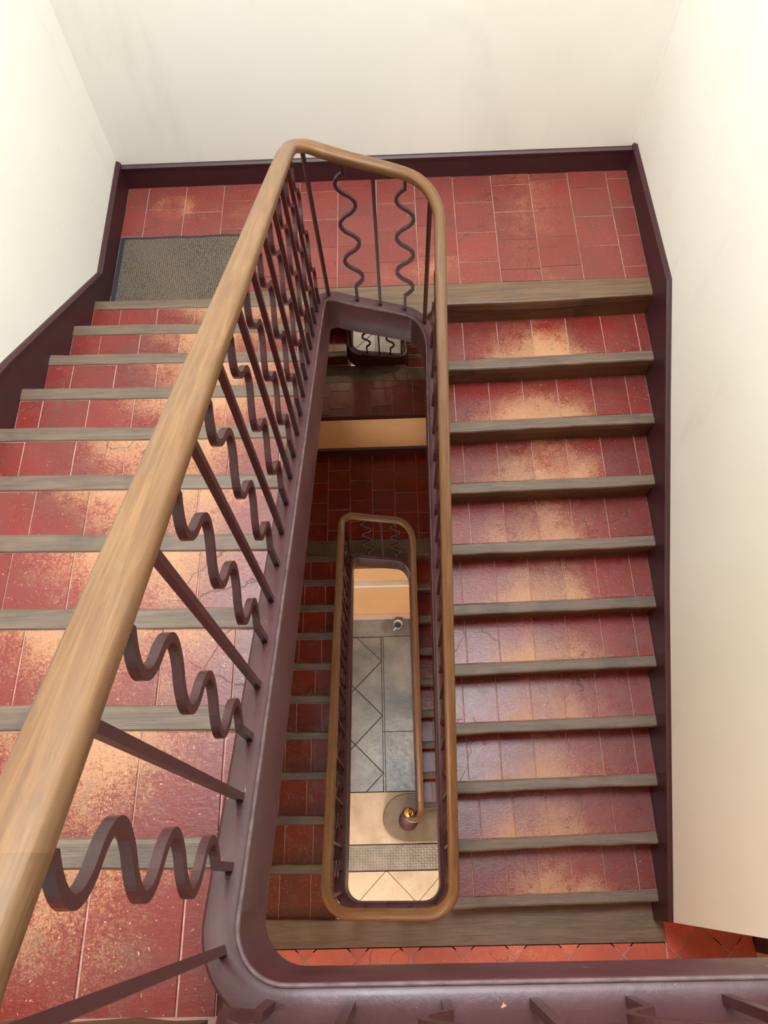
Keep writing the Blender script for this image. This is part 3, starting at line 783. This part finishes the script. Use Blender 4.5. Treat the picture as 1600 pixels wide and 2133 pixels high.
# handrail end curling in to the newel: short swept wooden piece
end = PATH[-1]
ctrl = [Vector((end.x, end.y+.002, end.z)), Vector((.127, .545, end.z-.035)), Vector((.098, .490, end.z-.045)), Vector((.055, .478, end.z-.045)), Vector((.012, .492, end.z-.045))]
cur = []
for i in range(len(ctrl)-1):
    p0 = ctrl[max(0, i-1)]; p1 = ctrl[i]; p2 = ctrl[i+1]; p3 = ctrl[min(len(ctrl)-1, i+2)]
    for q in range(6):
        t = q/6; cur.append(.5*((2*p1)+(-p0+p2)*t+(2*p0-5*p1+4*p2-p3)*t*t+(-p0+3*p1-3*p2+p3)*t**3))
cur.append(ctrl[-1])
def curl(name, prof, m, parent, curl_pts):
    vs, fs = [], []; n = len(prof)
    for i, p in enumerate(curl_pts):
        a, b_2 = curl_pts[max(0, i-1)], curl_pts[min(len(curl_pts)-1, i+1)]; t = Vector((b_2.x-a.x, b_2.y-a.y)).normalized()
        vs += [(p.x+t.y*l*(.92 if z > .5 else 1), p.y-t.x*l*(.92 if z > .5 else 1), p.z+z) for l, z in prof]
    for i in range(len(curl_pts)-1):
        for j in range(n): k = (j+1) % n; fs.append((i*n+j, (i+1)*n+j, (i+1)*n+k, i*n+k))
    fs.append(tuple(range(n))); e = (len(curl_pts)-1)*n; fs.append(tuple(reversed(range(e, e+n))))
    me = mesh(name, vs, fs, m, smooth=True); me.uv_layers.new(name='UVMap')
    for q, lp in enumerate(me.loops): v_ = me.vertices[lp.vertex_index].co; me.uv_layers[0].data[q].uv = (v_.y, v_.x)
    return link(name, me, parent)
curl('handrail', pr_rail, M_rail, bal, cur)
curl('stringer', pr_str, M_paint, bal, [PATH[-1], Vector((.12, .59, end.z-.02)), Vector((.07, .55, end.z-.03))])

# ---------------------------------------------------------------- mat, mirror, mug, glint drops
mt = empty('door_mat', (-1.2, 3.25, M), 'brownish grey ribbed mat with dark edge at the foot of the upper left flight', 'mat')
def sheet(name, x0, x1, y0, y1, z0, z1, m, parent, n=12, amp=.003):
    vs, fs = [], []
    for i in range(n+1):
        for j in range(n+1):
            x = x0+(x1-x0)*i/n; y = y0+(y1-y0)*j/n
            ed = (1 if j == n else 0)
            vs.append((x, y+ed*amp*math.sin(x*23), z1+amp*.6*max(0, math.sin(x*11+y*5))))
    for i in range(n):
        for j in range(n):
            a = i*(n+1)+j; fs.append((a, a+n+1, a+n+2, a+1))
    nv = len(vs); ring = [i*(n+1) for i in range(n+1)]+[n*(n+1)+j for j in range(1, n+1)]+[i*(n+1)+n for i in range(n-1, -1, -1)]+[j for j in range(n-1, 0, -1)]
    for r in ring: vs.append((vs[r][0], vs[r][1], z0))
    R_ = len(ring)
    for i in range(R_): fs.append((ring[i], nv+i, nv+(i+1) % R_, ring[(i+1) % R_]))
    return link(name, mesh(name, vs, fs, m), parent)
sheet('rubber_border', -1.612, -.88, 2.90, 3.497, M+.0015, M+.005, M_brushbar, mt)
sheet('ribbed_pile', -1.585, -.905, 2.92, 3.475, M+.003, M+.011, M_mat, mt)

mr = empty('wall_mirror', (0, YB2-.03, -4.8), 'large dark-framed mirror on the peach wall above the lower half landing', 'mirror')
MX0, MX1, MZ0, MZ1 = -1.1, .75, -4.86, -2.75
yF = 4.052
box('glass', (MX0+.04, MX1-.04, yF+.006, yF+.014, MZ0+.05, MZ1-.05), M_glass, mr)
M_frame = simple('dark_wood_frame', srgb(58, 26, 20), .3, .1, 20)
for b in ((MX0, MX1, yF, YB2-.001, MZ0, MZ0+.055), (MX0, MX1, yF, YB2-.001, MZ1-.055, MZ1), (MX0, MX0+.055, yF, YB2-.001, MZ0+.056, MZ1-.056), (MX1-.055, MX1, yF, YB2-.001, MZ0+.056, MZ1-.056)):
    box('frame_rail', b, M_frame, mr)

mg = lathe('mug', [(.0, .004), (.036, .004), (.040, 0), (.044, .004), (.052, .085), (.0535, .09), (.050, .088), (.044, .02), (.0, .014)], M_mug, None, (-.041, 2.70, L0+.002), 30)
tag(mg, 'small white mug with teal dregs standing on the grey stone floor', 'mug')
vs, fs = [], []
for i in range(13):
    a = -math.pi/2+math.pi*i/12; c = Vector((-.050-.030*math.cos(a)*.0, 0, 0))
    px_, pz_ = .048+.034*math.cos(a), .048+.028*math.sin(a)
    for q in range(8):
        b2 = 2*math.pi*q/8; rr = .006
        rx, rz = px_+rr*math.cos(b2)*math.cos(a), pz_+rr*math.cos(b2)*math.sin(a)
        d_ = Vector((-.6, -.8)).normalized()
        vs.append((d_.x*rx-d_.y*rr*math.sin(b2), d_.y*rx+d_.x*rr*math.sin(b2), rz))
for i in range(12):
    for q in range(8): k = (q+1) % 8; fs.append((i*8+q, i*8+k, (i+1)*8+k, (i+1)*8+q))
link('handle', mesh('handle', vs, fs, M_mug, smooth=True), mg, world(mg))
link('teal_dregs', mesh('teal_dregs', [(.040*math.cos(2*math.pi*i/20)-.004, .040*math.sin(2*math.pi*i/20)-.004, .034) for i in range(20)], [tuple(range(20))], M_teal), mg, world(mg))
# clear domes added to stand for the glints on the wet stone
M_drop, nt, b = mat('glint_drop'); b.inputs['Base Color'].default_value = (.9, .93, .95, 1); b.inputs['Roughness'].default_value = .03
b.inputs['Transmission Weight'].default_value = .8; b.inputs['IOR'].default_value = 1.33
vs, fs = [], []
rd = random.Random(4)
for _ in range(60):
    X, Y, r = rd.uniform(-.55, .08), rd.uniform(.86, 1.5), rd.uniform(.004, .009)
    n0 = len(vs)
    for j, (rr, zz2) in enumerate(((1, 0), (.86, .35), (.5, .6))):
        for i in range(8): a = i*math.pi/4; vs.append((X+r*rr*math.cos(a), Y+r*rr*math.sin(a), L0+.001+r*zz2))
    vs.append((X, Y, L0+.001+r*.68))
    for j in range(2):
        for i in range(8): k = (i+1) % 8; fs.append((n0+j*8+i, n0+j*8+k, n0+j*8+8+k, n0+j*8+8+i))
    for i in range(8): fs.append((n0+16+i, n0+16+(i+1) % 8, n0+24))
tag(link('glint_drops', mesh('glint_drops', vs, fs, M_drop, smooth=True)), 'small clear domes added for the glints on the grey ground-floor stone', 'water', kind='stuff')
